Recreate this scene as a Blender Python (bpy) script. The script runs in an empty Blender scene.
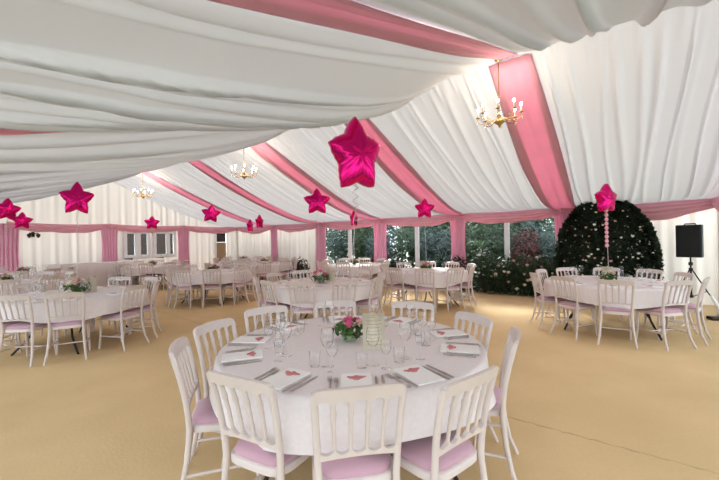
import bpy, math, random
from mathutils import Vector, Matrix, noise
PI = math.pi
sc = bpy.context.scene
COL = sc.collection
random.seed(7)

# ------------------------------------------------------------------ frame of reference
# X runs along the glazed long wall (from the near gable to the far gable), Y from that wall into the tent
F = 354.39; ROLL = -0.01868; H0 = 1.507; CX, CY = 359.5, 240.0
S = 1.09
CAM = Vector((1.483*S, 9.512*S, H0))
RIGHT = Vector((-0.8036, -0.5952, 0)); FWD = Vector((0.5952, -0.8036, 0))
BAY = 2.554*S; LEN = 6*BAY; WID = 9.9*S; RID = WID/2; EAVE = 1.507+0.663*S

def ray(x, y):
    a, b = x-CX, y-CY
    cr, sr = math.cos(ROLL), math.sin(ROLL)
    u = a*cr+b*sr; v = -a*sr+b*cr
    return RIGHT*(u/F)+FWD+Vector((0, 0, -v/F))
def at_z(x, y, z): d = ray(x, y); return CAM+d*((z-H0)/d.z)
def at_d(x, y, d): return CAM+ray(x, y)*d
def spot(x, d):
    p = CAM+RIGHT*((x-CX)/F*d)+FWD*d
    return Vector((p.x, p.y, 0))

# ------------------------------------------------------------------ materials
def mat(name, col, rough=.6, metal=0, bump=0, bscale=40, var=0, vscale=6, trans=0, sheen=0, emit=0, spec=.5, detail=4):
    m = bpy.data.materials.new(name); m.use_nodes = True
    nt = m.node_tree; nt.nodes.clear(); N = nt.nodes.new; L = nt.links.new
    out = N('ShaderNodeOutputMaterial'); b = N('ShaderNodeBsdfPrincipled')
    b.inputs['Base Color'].default_value = (*col, 1); b.inputs['Roughness'].default_value = rough
    b.inputs['Metallic'].default_value = metal; b.inputs['Specular IOR Level'].default_value = spec
    if sheen: b.inputs['Sheen Weight'].default_value = sheen
    if emit:
        b.inputs['Emission Color'].default_value = (*col, 1); b.inputs['Emission Strength'].default_value = emit
    tc = N('ShaderNodeTexCoord')
    csock = None
    if var:
        n = N('ShaderNodeTexNoise'); n.inputs['Scale'].default_value = vscale; n.inputs['Detail'].default_value = detail
        L(tc.outputs['Object'], n.inputs['Vector'])
        r = N('ShaderNodeMix'); r.data_type = 'RGBA'
        r.inputs[6].default_value = (*[max(0, c*(1-var)) for c in col], 1)
        r.inputs[7].default_value = (*[min(1, c*(1+var)) for c in col], 1)
        L(n.outputs['Fac'], r.inputs[0]); L(r.outputs[2], b.inputs['Base Color']); csock = r.outputs[2]
    if bump:
        n2 = N('ShaderNodeTexNoise'); n2.inputs['Scale'].default_value = bscale; n2.inputs['Detail'].default_value = 3
        L(tc.outputs['Object'], n2.inputs['Vector'])
        bp = N('ShaderNodeBump'); bp.inputs['Strength'].default_value = bump; bp.inputs['Distance'].default_value = .01
        L(n2.outputs['Fac'], bp.inputs['Height']); L(bp.outputs['Normal'], b.inputs['Normal'])
    if trans:
        t = N('ShaderNodeBsdfTranslucent'); t.inputs['Color'].default_value = (*col, 1)
        if csock: L(csock, t.inputs['Color'])
        mx = N('ShaderNodeMixShader'); mx.inputs[0].default_value = trans
        L(b.outputs[0], mx.inputs[1]); L(t.outputs[0], mx.inputs[2]); L(mx.outputs[0], out.inputs[0])
    else:
        L(b.outputs[0], out.inputs[0])
    return m

def glass_mat(name, tint=(1, 1, 1), refl=.12, ior=1.3):
    m = bpy.data.materials.new(name); m.use_nodes = True
    nt = m.node_tree; nt.nodes.clear(); N = nt.nodes.new; L = nt.links.new
    out = N('ShaderNodeOutputMaterial'); t = N('ShaderNodeBsdfTransparent'); g = N('ShaderNodeBsdfGlossy')
    t.inputs[0].default_value = (*tint, 1); g.inputs['Roughness'].default_value = .04
    g.inputs[0].default_value = (1, 1, 1, 1)
    fr = N('ShaderNodeFresnel'); fr.inputs[0].default_value = ior
    mu = N('ShaderNodeMath'); mu.operation = 'ADD'; mu.inputs[1].default_value = refl; mu.use_clamp = True
    mx = N('ShaderNodeMixShader')
    L(fr.outputs[0], mu.inputs[0]); L(mu.outputs[0], mx.inputs[0]); L(t.outputs[0], mx.inputs[1]); L(g.outputs[0], mx.inputs[2]); L(mx.outputs[0], out.inputs[0])
    return m

def leaf_mat(name, col, var=.45, vs=3.0):
    return mat(name, col, .55, var=var, vscale=vs, trans=.12, spec=.22)

M = dict(
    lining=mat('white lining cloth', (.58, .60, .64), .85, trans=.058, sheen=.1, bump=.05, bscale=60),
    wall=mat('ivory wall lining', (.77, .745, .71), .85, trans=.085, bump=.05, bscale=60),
    band=mat('pink band voile', (.77, .40, .525), .8, trans=.22, var=.08, vscale=3),
    swag=mat('pink swag voile', (.94, .45, .55), .8, trans=.1, var=.12, vscale=5),
    curtain=mat('pink curtain voile', (.96, .47, .64), .8, trans=.14, var=.1, vscale=4),
    white=mat('white frame paint', (.9, .9, .92), .4),
    chair=mat('limewash chair paint', (.67, .575, .535), .42, var=.05, vscale=14),
    seat=mat('pink seat cloth', (.55, .325, .39), .85, bump=.15, bscale=250, sheen=.2),
    cloth=mat('white table linen', (.79, .715, .71), .8, bump=.2, bscale=48, var=.075, vscale=38, detail=2),
    napkin=mat('white napkin linen', (.88, .84, .82), .8, bump=.06, bscale=120),
    motif=mat('red printed motif', (.55, .19, .20), .7, var=.3, vscale=60),
    steel=mat('polished steel', (.47, .44, .42), .3, 1),
    silver=mat('silver plate', (.6, .58, .55), .2, 1),
    glass=glass_mat('clear stemware', (.99, .99, .99), .045, 1.08),
    pane=glass_mat('clear window pane', (.88, .92, .94), .0, 1.15),
    brass=mat('aged brass', (.46, .30, .12), .3, 1),
    crystal=glass_mat('cut crystal', (.95, .95, .95), .3),
    candle=mat('ivory candle sleeve', (.85, .80, .68), .5),
    bulb=mat('glowing bulb', (1, .80, .52), .5, emit=60),
    foil=mat('magenta foil', (.78, .012, .20), .2, 1, bump=.12, bscale=9),
    ribbon=mat('silver ribbon', (.75, .62, .66), .4),
    ribbonp=mat('pink tissue garland', (.85, .42, .5), .7),
    black=mat('black plastic', (.012, .012, .013), .6),
    grille=mat('black grille', (.008, .008, .009), .75, bump=.6, bscale=300),
    bmetal=mat('black tube steel', (.015, .014, .014), .45, .3),
    ply=mat('table top plywood', (.40, .25, .13), .6, var=.2, vscale=8),
    card=mat('cream card', (.84, .77, .62), .7),
    ink=mat('faint brown print', (.56, .44, .28), .7),
    bowl=mat('green glazed bowl', (.30, .36, .22), .3),
    leaf=leaf_mat('posy leaves', (.06, .12, .03)),
    rose_pink=mat('pink petals', (.80, .13, .29), .6, trans=.15, var=.25, vscale=30),
    rose_blush=mat('blush petals', (.80, .46, .40), .6, trans=.15, var=.15, vscale=30),
    rose_cream=mat('cream petals', (.86, .78, .62), .6, trans=.1, var=.08, vscale=30),
    rose_white=mat('white petals', (.88, .86, .82), .6, trans=.1),
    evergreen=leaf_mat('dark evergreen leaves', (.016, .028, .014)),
    ivy=leaf_mat('deep green leaves', (.032, .058, .024)),
    garden=leaf_mat('garden green leaves', (.06, .10, .05)),
    bluegreen=leaf_mat('blue green leaves', (.068, .105, .09)),
    bright=leaf_mat('light green leaves', (.11, .19, .07)),
    redleaf=leaf_mat('copper red leaves', (.085, .026, .022)),
    bark=mat('bark', (.05, .035, .025), .9, bump=.5, bscale=20),
    grass=mat('lawn', (.08, .10, .05), .9, var=.4, vscale=3),
    tan=mat('tan door panel', (.42, .28, .15), .5, var=.1, vscale=3),
    dark=mat('dark glazing', (.02, .022, .02), .2),
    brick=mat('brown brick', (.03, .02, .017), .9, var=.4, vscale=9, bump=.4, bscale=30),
    iron=mat('dark bronze', (.06, .04, .025), .4, .7),
)

# carpet: woven matting with long seams
def carpet():
    m = bpy.data.materials.new('coir matting'); m.use_nodes = True
    nt = m.node_tree; b = nt.nodes['Principled BSDF']; N = nt.nodes.new; L = nt.links.new
    b.inputs['Roughness'].default_value = .95; b.inputs['Specular IOR Level'].default_value = .15
    tc = N('ShaderNodeTexCoord')
    n1 = N('ShaderNodeTexNoise'); n1.inputs['Scale'].default_value = 1.1; n1.inputs['Detail'].default_value = 6
    n2 = N('ShaderNodeTexNoise'); n2.inputs['Scale'].default_value = 45; n2.inputs['Detail'].default_value = 3
    for n in (n1, n2): L(tc.outputs['Object'], n.inputs['Vector'])
    ad = N('ShaderNodeMath'); ad.operation = 'MULTIPLY_ADD'; ad.inputs[1].default_value = .35
    L(n2.outputs['Fac'], ad.inputs[0]); L(n1.outputs['Fac'], ad.inputs[2])
    cr = N('ShaderNodeValToRGB')
    cr.color_ramp.elements[0].position = .35; cr.color_ramp.elements[0].color = (.60, .42, .215, 1)
    cr.color_ramp.elements[1].position = .95; cr.color_ramp.elements[1].color = (.74, .535, .295, 1)
    L(ad.outputs[0], cr.inputs[0]); L(cr.outputs[0], b.inputs['Base Color'])
    bp = N('ShaderNodeBump'); bp.inputs['Strength'].default_value = .25; bp.inputs['Distance'].default_value = .006
    L(n2.outputs['Fac'], bp.inputs['Height']); L(bp.outputs['Normal'], b.inputs['Normal'])
    return m
M['carpet'] = carpet()

# ------------------------------------------------------------------ mesh helpers
class MB:
    def __init__(s): s.v = []; s.f = []; s.mi = []; s.cur = 0
    def add(s, vs, fs):
        o = len(s.v); s.v += [tuple(v) for v in vs]
        for f in fs: s.f.append([i+o for i in f]); s.mi.append(s.cur)
        return s
    def box(s, c, d, R=None):
        x, y, z = d[0]/2, d[1]/2, d[2]/2; c = Vector(c)
        vs = [Vector((a*x, b*y, e*z)) for a in (-1, 1) for b in (-1, 1) for e in (-1, 1)]
        if R is not None: vs = [R @ v for v in vs]
        return s.add([c+v for v in vs], [(0, 1, 3, 2), (4, 6, 7, 5), (0, 4, 5, 1), (2, 3, 7, 6), (0, 2, 6, 4), (1, 5, 7, 3)])
    def tube(s, pts, r, n=8, sx=1, closed=False):
        pts = [Vector(p) for p in pts]; k = len(pts)
        rs = r if isinstance(r, (list, tuple)) else [r]*k
        vs = []; prev = None
        for i, p in enumerate(pts):
            t = (pts[min(i+1, k-1)]-pts[max(i-1, 0)])
            if t.length < 1e-9: t = Vector((0, 0, 1))
            t.normalize()
            if prev is None:
                a = Vector((1, 0, 0)) if abs(t.x) < .8 else Vector((0, 1, 0))
            else: a = prev
            a = (a-t*a.dot(t)).normalized(); b = t.cross(a); prev = a
            for j in range(n):
                q = 2*PI*j/n; vs.append(p+a*(rs[i]*sx*math.cos(q))+b*(rs[i]*math.sin(q)))
        fs = [(i*n+j, i*n+(j+1) % n, (i+1)*n+(j+1) % n, (i+1)*n+j) for i in range(k-1) for j in range(n)]
        fs += [tuple(range(n))[::-1], tuple((k-1)*n+j for j in range(n))]
        return s.add(vs, fs)
    def lathe(s, prof, n=16, c=(0, 0, 0), cap=True):
        c = Vector(c); k = len(prof)
        vs = [c+Vector((r*math.cos(2*PI*j/n), r*math.sin(2*PI*j/n), z)) for r, z in prof for j in range(n)]
        fs = [(i*n+j, i*n+(j+1) % n, (i+1)*n+(j+1) % n, (i+1)*n+j) for i in range(k-1) for j in range(n)]
        if cap: fs += [tuple(range(n))[::-1], tuple((k-1)*n+j for j in range(n))]
        return s.add(vs, fs)
    def grid(s, nu, nv, fn, skip=None, wrap=False):
        vs = [fn(i, j) for i in range(nu) for j in range(nv)]
        fs = []
        for i in range(nu if wrap else nu-1):
            for j in range(nv-1):
                if skip and skip(i, j): continue
                a = (i+1) % nu
                fs.append((i*nv+j, a*nv+j, a*nv+j+1, i*nv+j+1))
        return s.add(vs, fs)
    def sphere(s, c, r, n=8, m=6, sq=(1, 1, 1)):
        c = Vector(c); vs = []
        for i in range(m+1):
            th = PI*i/m
            for j in range(n):
                ph = 2*PI*j/n
                vs.append(c+Vector((r*sq[0]*math.sin(th)*math.cos(ph), r*sq[1]*math.sin(th)*math.sin(ph), r*sq[2]*math.cos(th))))
        return s.add(vs, [(i*n+j, (i+1)*n+j, (i+1)*n+(j+1) % n, i*n+(j+1) % n) for i in range(m) for j in range(n)])
    def build(s, name, m, parent=None, smooth=True, loc=None):
        me = bpy.data.meshes.new(name); me.from_pydata(s.v, [], s.f)
        for x in (m if isinstance(m, (list, tuple)) else [m]): me.materials.append(x)
        if isinstance(m, (list, tuple)): me.polygons.foreach_set('material_index', s.mi)
        if smooth: me.polygons.foreach_set('use_smooth', [True]*len(me.polygons))
        me.update()
        o = bpy.data.objects.new(name, me); COL.objects.link(o)
        if parent: o.parent = parent
        if loc is not None: o.location = loc
        return o

def hard(o, ang=40):
    # keep crisp edges on smooth-shaded meshes
    me = o.data
    import bmesh
    bm = bmesh.new(); bm.from_mesh(me)
    bmesh.ops.recalc_face_normals(bm, faces=bm.faces)
    for e in bm.edges:
        if len(e.link_faces) == 2: e.smooth = e.calc_face_angle(0) < math.radians(ang)
    bm.to_mesh(me); bm.free()
    return o

def bevel(o, w=.004, seg=2):
    b = o.modifiers.new('bevel', 'BEVEL'); b.width = w; b.segments = seg; b.limit_method = 'ANGLE'
    return o

def tag(o, label, cat, group=None):
    o['label'] = label; o['category'] = cat
    if group: o['group'] = group
    return o
def thing(name, label, cat, loc=(0, 0, 0), rz=0, group=None):
    o = bpy.data.objects.new(name, None); COL.objects.link(o)
    o.location = loc; o.rotation_euler = (0, 0, rz); o.empty_display_size = .1
    return tag(o, label, cat, group)
def struct(o): o['kind'] = 'structure'; return o
KIDS = {}
def dup(root, loc, rz, label, group=None):
    def cp(o, par):
        c = o.copy(); COL.objects.link(c)
        if par: c.parent = par
        for ch in KIDS.get(o.name, None) or [x for x in o.children]: cp(ch, c)
        return c
    r = cp(root, None); r.location = loc; r.rotation_euler = (0, 0, rz)
    r['label'] = label
    if group: r['group'] = group
    return r
def lerp(a, b, t): return a+(b-a)*t

# ------------------------------------------------------------------ roof lining shape
PV = [0, .5, 1, 1.7, 2.5, 3.3, 4.1, 4.95]
PZ = [2.17, 2.19, 2.25, 2.42, 2.68, 2.99, 3.33, 3.71]
PZL = [2.17, 2.25, 2.39, 2.63, 2.91, 3.18, 3.44, 3.71]
def interp(x, xs, ys):
    if x <= xs[0]: return ys[0]
    for a in range(len(xs)-1):
        if x <= xs[a+1]:
            t = (x-xs[a])/(xs[a+1]-xs[a]); return lerp(ys[a], ys[a+1], t)
    return ys[-1]
def smooth_interp(x, xs, ys): return (interp(x-.15, xs, ys)+interp(x, xs, ys)*2+interp(x+.15, xs, ys))/4 if x > .15 and x < xs[-1]-.15 else interp(x, xs, ys)
def prof(v, left=False):
    z = smooth_interp(v/S, PV, PZL if left else PZ)
    return H0+(z-H0)*S
rf = random.Random(3)
def make_folds(n, lo, hi, wl, wh):
    out = []; x = lo
    while x < hi:
        out.append((x, rf.uniform(wl, wh), rf.uniform(.3, 1), rf.uniform(-.12, .12), rf.uniform(0, 6.28)))
        x += rf.uniform(.09, .30)
    return out
FR = make_folds(0, 0, LEN, .014, .05)
FL = make_folds(0, 0, LEN, .016, .06)
def fold_h(u, v, folds, amp):
    h = 0
    for x, w, a, sl, ph in folds:
        xx = x+sl*(v/RID)+.03*math.sin(v*1.3+ph)
        d = (u-xx)/w
        if abs(d) < 3: h += a*math.exp(-d*d)*(.75+.25*math.sin(v*.9+ph*2))
    return h*amp
LOBES = {0: .26, 1: .42, 2: .40, 3: .30, 4: .26, 5: .2}
def lobe_gain(k): return LOBES.get(k, .2)
def ridge_sag(u):
    t = (u/BAY) % 1
    return .03*math.sin(PI*t)**.8
def roof(u, v):
    """height of the lining above point u along, v across the tent"""
    left = v > RID
    vv = WID-v if left else v
    s = max(0, min(1, vv/RID))
    k = min(5, int(u/BAY)); t = u/BAY-k
    env = min(1, s*5)*min(1, max(0, 1-s)*9)
    z = prof(vv, left)
    if left:
        g = math.sin(PI*min(1, max(0, s))**(1.2 if k == 0 else 1.6)) if s > 0 else 0
        near = max(0, min(1, (vv-.3)/1.2))
        z -= lobe_gain(k)*g*near*math.sin(PI*t)**(.9 if k == 0 else 1.15)
        z -= fold_h(u, v, FL, .11)*min(1, s*5)*min(1, .35+(1-s)*4)*min(1, .1+3.5*math.sin(PI*t))
    else:
        z -= .07*math.sin(PI*t)*math.sin(PI*s)
        z -= fold_h(u, v, FR, .085)*env*min(1, .25+3*math.sin(PI*t))
        q = max(0, 1-(1-s)*9)
        if q > 0: z -= q*fold_h(u, RID, FL, .11)*.35*min(1, .1+3.5*math.sin(PI*t))
    z -= ridge_sag(u)*max(0, 1-(1-s)*3)
    return z

def build_roof():
    nu = int(LEN/.0135)+1; nv = 44
    for side in (0, 1):
        mb = MB()
        def fn(i, j):
            u = LEN*i/(nu-1); v = RID*j/(nv-1)
            if side: v = WID-v if j < nv-1 else RID+1e-6
            return (u, v, roof(u, v))
        slots = [(n*BAY-(.06 if side else .2), n*BAY+(.06 if side else .2)) for n in ((1, 2) if side else (1, 2, 3, 4, 5))]
        mb.grid(nu, nv, fn, lambda i, j: j < nv-2 and j > 0 and any(a < LEN*(i+.5)/(nu-1) < b for a, b in slots))
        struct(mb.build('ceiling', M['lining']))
build_roof()

def band(n, side, label, w=.66):
    u0 = n*BAY; mb = MB(); nv = 40; nu = 17
    lo = .02
    def fn(i, j):
        t = i/(nu-1)-.5; vv = lerp(lo, RID-.02, j/(nv-1))
        s = vv/RID
        ww = w*(.82+.25*math.sin(PI*s))
        u = u0+t*ww
        v = WID-vv if side else vv
        return (u, v, roof(u, v)-.018-.012*math.cos(t*PI)-.006*math.cos(t*22+2*vv))
    mb.grid(nu, nv, fn)
    o = mb.build('ceiling_drape', M['band'])
    sol = o.modifiers.new('thickness', 'SOLIDIFY'); sol.thickness = .004
    return tag(o, label, 'drape', 'pink bands across the roof lining')
band(1, 0, 'wide pink fabric band down the roof behind the nearest chandelier')
band(2, 0, 'pink roof band passing behind the biggest star balloon')
band(3, 0, 'pink roof band starting just right of the middle chandelier')
band(4, 0, 'pink roof band running between the middle and the farthest chandelier')
band(5, 0, 'farthest pink roof band, starting beside the small far chandelier')
band(1, 1, 'pink band across the grey near roof slope at the top of the photo', .29)
band(2, 1, 'thin visible pink band on the near roof slope at left edge', .3)

# ------------------------------------------------------------------ floor and ground
fl = MB(); fl.box((LEN/2, WID/2, -.02), (LEN+.3, WID+.3, .04))
struct(fl.build('floor', M['carpet'], smooth=False))
def seam(p, q, n):
    mb = MB(); pts = []
    for i in range(n+1):
        t = i/n; a = p.lerp(q, t)
        pts.append((a.x+.008*math.sin(i*1.7), a.y+.008*math.sin(i*2.3+1), .0005+.0015*max(0, math.sin(i*1.1))))
    mb.tube(pts, [.003+.0015*math.sin(i*1.9) for i in range(n+1)], 6, sx=1.6)
    return mb
a, b = at_z(515, 419, 0), at_z(719, 474, 0)
d = (b-a)
sm = seam(a-d*1.2, b+d*.5, 60)
o = struct(sm.build('trim_1', mat('matting seam', (.50, .355, .19), .95)))
a, b = at_z(160, 312, 0), at_z(198, 323, 0)
o = struct(seam(a-(b-a)*2, b+(b-a)*3, 40).build('trim_2', mat('matting seam faint', (.50, .35, .19), .95)))
g = MB(); g.grid(2, 2, lambda i, j: (-30+80*i, -40+80*j, -.06))
struct(g.build('ground', M['grass'], smooth=False))

# ------------------------------------------------------------------ walls
def pleat(s, seed=0, a=.022):
    return a*(math.sin(s*21+seed)+.6*math.sin(s*33.7+seed*2.1)+.5*math.sin(s*9.3+seed*.7))
def wall_panel(name, p, q, inward, ztop, mtl, n=None, openings=(), a=.022, off=0):
    """pleated lining from p to q (2-D), height ztop(s)"""
    p = Vector(p); q = Vector(q); L = (q-p).length; d = (q-p)/L; inn = Vector(inward)
    n = n or int(L/.03)+2; rows = 25
    mb = MB()
    def fn(i, j):
        s = L*i/(n-1); zt = ztop(s); z = zt*j/(rows-1)
        w = pleat(s, off, a)*(.7+.3*math.sin(z*1.7+s))+.012
        c = p+d*s+inn*w
        return (c.x, c.y, z)
    def skip(i, j):
        s = L*(i+.5)/(n-1); z = ztop(s)*(j+.5)/(rows-1)
        return any(o[0] < s < o[1] and o[2] < z < o[3] for o in openings)
    mb.grid(n, rows, fn, skip)
    return struct(mb.build(name, mtl))
INR = (0, 1)
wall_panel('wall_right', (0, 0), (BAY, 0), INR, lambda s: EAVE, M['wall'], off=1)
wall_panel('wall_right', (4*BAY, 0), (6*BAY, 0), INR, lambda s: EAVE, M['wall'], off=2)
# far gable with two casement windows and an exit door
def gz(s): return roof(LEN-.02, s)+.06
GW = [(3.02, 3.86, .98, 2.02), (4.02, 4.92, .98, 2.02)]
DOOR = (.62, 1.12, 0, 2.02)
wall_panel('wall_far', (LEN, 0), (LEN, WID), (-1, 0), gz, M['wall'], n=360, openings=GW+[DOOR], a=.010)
def frame_window(name, p, q, inward, z0, z1, muls, rail=None, t=.06, dep=.07, mid_w=None):
    """framed clear panel: frame mesh with a pane child"""
    p = Vector(p); q = Vector(q); L = (q-p).length; d = (q-p)/L
    ang = math.atan2(d.y, d.x); R = Matrix.Rotation(ang, 3, 'Z')
    mb = MB()
    def bar(s0, s1, za, zb, dd=dep):
        c = p+d*((s0+s1)/2); mb.box((c.x, c.y, (za+zb)/2), (s1-s0, dd, zb-za), R)
    bar(0, t, z0, z1); bar(L-t, L, z0, z1); bar(t, L-t, z0, z0+t); bar(t, L-t, z1-t, z1)
    for m_, w_ in muls: bar(m_-w_/2, m_+w_/2, z0+t, z1-t, dep*1.1)
    if rail: bar(t, L-t, rail-.03, rail+.03)
    o = struct(bevel(mb.build(name, M['white'], smooth=False), .006))
    pm = MB(); c = (p+q)/2
    pm.box((c.x, c.y, (z0+z1)/2), (L-t, .006, z1-z0-t), R)
    pm.build('pane', M['pane'], o, smooth=False)
    return o
for i, n in enumerate((1, 2, 3)):
    frame_window('window_%d' % (i+1), (n*BAY+.04, -.03), ((n+1)*BAY-.04, -.03), INR, 0, EAVE+.02, [(BAY/2-.02, .13)], t=.07)
frame_window('window_4', (LEN-.02, GW[0][0]-.02), (LEN-.02, GW[0][1]+.02), (-1, 0), .98, 2.02, [(.32, .14)], t=.10, dep=.1)
frame_window('window_5', (LEN-.02, GW[1][0]-.02), (LEN-.02, GW[1][1]+.02), (-1, 0), .98, 2.02, [(.46, .20)], t=.11, dep=.1)
# left wall behind the camera: unseen, clear panels added in every bay for sky light
for i in range(6):
    frame_window('window_%d' % (i+6), (i*BAY+.04, WID+.03), ((i+1)*BAY-.04, WID+.03), (0, -1), 0, EAVE+.02, [(BAY/2-.04, .12)], t=.07)
# near gable behind the camera's shoulder: lining above the eave, clear panels added below to admit daylight
for i in range(4):
    frame_window('window_%d' % (i+12), (-.03, (i+1)*WID/4-.04), (-.03, i*WID/4+.04), (1, 0), 0, EAVE+.02, [(WID/8-.04, .12)], t=.07)
gm = MB()
gm.grid(200, 12, lambda i, j: (.0+.014*math.sin(i*.9)+.01*math.sin(i*1.7), WID*i/199, lerp(EAVE-.02, max(EAVE, roof(.02, WID*i/199)+.06), j/11)))
struct(gm.build('wall_near', M['wall']))
# exit door in the far corner
d1 = MB(); d1.box((LEN+.03, (DOOR[0]+DOOR[1])/2, .76), (.05, DOOR[1]-DOOR[0], 1.52))
do = struct(bevel(d1.build('door_1', M['tan'], smooth=False), .01))
d2 = MB(); d2.box((LEN+.03, (DOOR[0]+DOOR[1])/2, 1.78), (.03, DOOR[1]-DOOR[0]-.04, .5)); d2.build('glazing', M['dark'], do, smooth=False)
d3 = MB(); d3.tube([(LEN-.0, DOOR[0]+.1, 1.0), (LEN-.06, DOOR[0]+.1, 1.0), (LEN-.06, DOOR[0]+.22, 1.0)], .012); d3.build('handle', M['steel'], do)
for y in (DOOR[0]-.03, DOOR[1]+.03):
    pass

# ------------------------------------------------------------------ pink swags along the eaves
def swag(p, q, inward, label, drop=(.17, .30), z=EAVE+.04, seed=0):
    p = Vector(p); q = Vector(q); L = (q-p).length; d = (q-p)/L; inn = Vector(inward)
    ang = math.atan2(d.y, d.x)
    mb = MB(); ns, ntt = 61, 22
    rr = random.Random(seed)
    ph = rr.uniform(0, 6)
    def fn(i, j):
        s = i/(ns-1); t = j/(ntt-1)
        sag = math.sin(PI*s)
        zt = z-.05*sag; h = lerp(drop[0], drop[1], sag**.8)*(1+.07*math.sin(s*9+ph))
        zz = zt-h*t
        w = .05+(.05+.05*sag)*math.sin(PI*min(1, t*1.05))**.7+.014*math.sin(2*PI*4.2*t+3.2*sag+.6*math.sin(s*11+ph)+ph)
        zz += .01*math.sin(s*26+t*5+ph)*t
        c = p+d*(L*s)+inn*w
        return (c.x, c.y, zz)
    mb.grid(ns, ntt, fn)
    o = mb.build('swag', M['swag'])
    o.modifiers.new('thickness', 'SOLIDIFY').thickness = .005
    kb = MB()
    c = p+inn*.13
    for k in range(7):
        a_ = k*.9
        kb.sphere((c.x+d.x*.06*math.cos(a_), c.y+d.y*.06*math.cos(a_), z-.09+.05*math.sin(a_)), .06, 8, 6, (1, 1, .75))
    kb.build('knot', M['swag'], o)
    return tag(o, label, 'swag', 'pink swags along the eaves')
SL = ['pink swag across the plain lining between arch and speaker corner',
      'pink swag above the clear window with the white roses',
      'pink swag above the window left of the rose bushes',
      'pink swag above the leftmost garden window',
      'pink swag over the pale lining just left of the garden windows',
      'pink swag over the pale lining beside the far right corner']
for n in range(6):
    swag((n*BAY, 0), ((n+1)*BAY, 0), INR, SL[n], drop=(.20, .40) if n == 0 else (.17, .33), seed=n)
GB = WID/4
GL = ['pink gable swag above the tan door', 'pink gable swag over the white-framed casement windows',
      'pink gable swag over the blank gable lining at left', 'pink gable swag cut off by the left edge']
for n in range(3):
    swag((LEN, n*GB), (LEN, (n+1)*GB), (-1, 0), GL[n], seed=20+n)
swag((0, 0.0), (0, GB), (1, 0), 'pink swag on the near gable at the right edge', drop=(.2, .36), seed=31)

# ------------------------------------------------------------------ curtains
def curtain(p, dirv, inward, w, label, zt=EAVE-.02, seed=0, taper=.85):
    p = Vector(p); d = Vector(dirv); inn = Vector(inward)
    mb = MB(); ns, nz = 49, 26
    def fn(i, j):
        t = i/(ns-1)-.5; q = j/(nz-1); z = .015+(zt-.015)*q
        ww = w*(1-(1-taper)*math.sin(PI*min(1, (1-q)*1.3)))
        off = .07+.028*math.sin(t*2*PI*5.5+seed)*(.6+.4*(1-q))+.012*math.sin(t*2*PI*11+seed*2+q*2)
        c = p+d*(ww*t)+inn*off
        return (c.x, c.y, z)
    mb.grid(ns, nz, fn)
    o = mb.build('curtain', M['curtain'])
    o.modifiers.new('thickness', 'SOLIDIFY').thickness = .003
    return tag(o, label, 'curtain', 'pink tied curtains at the tent legs')
curtain((1*BAY, 0), (1, 0), INR, .5, 'pink curtain half hidden by the left side of the foliage arch', seed=.3)
curtain((2*BAY, 0), (1, 0), INR, .52, 'pink curtain between the rose window and the next window', seed=1)
curtain((3*BAY, 0), (1, 0), INR, .58, 'pink curtain hanging between the two left garden windows', seed=2)
curtain((4*BAY, 0), (1, 0), INR, .56, 'pink curtain on the left side of the leftmost garden window', seed=3)
curtain((5*BAY, 0), (1, 0), INR, .46, 'narrow pink curtain on the blank lining nearest the far right corner', seed=4)
curtain((LEN, GB), (0, 1), (-1, 0), .52, 'pink gable curtain right of the white-framed windows', seed=5)
curtain((LEN, 2*GB), (0, 1), (-1, 0), .55, 'pink gable curtain left of the white-framed windows', seed=6)
curtain((LEN, 3*GB), (0, 1), (-1, 0), .6, 'pink gable curtain at the left edge below two balloons', seed=7)

# white tent legs behind the curtains
for n in range(7):
    lg = MB(); lg.box((n*BAY, -.03, EAVE/2), (.08, .08, EAVE)); struct(bevel(lg.build('trim_%d' % (n+3), M['white'], smooth=False), .005))

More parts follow.
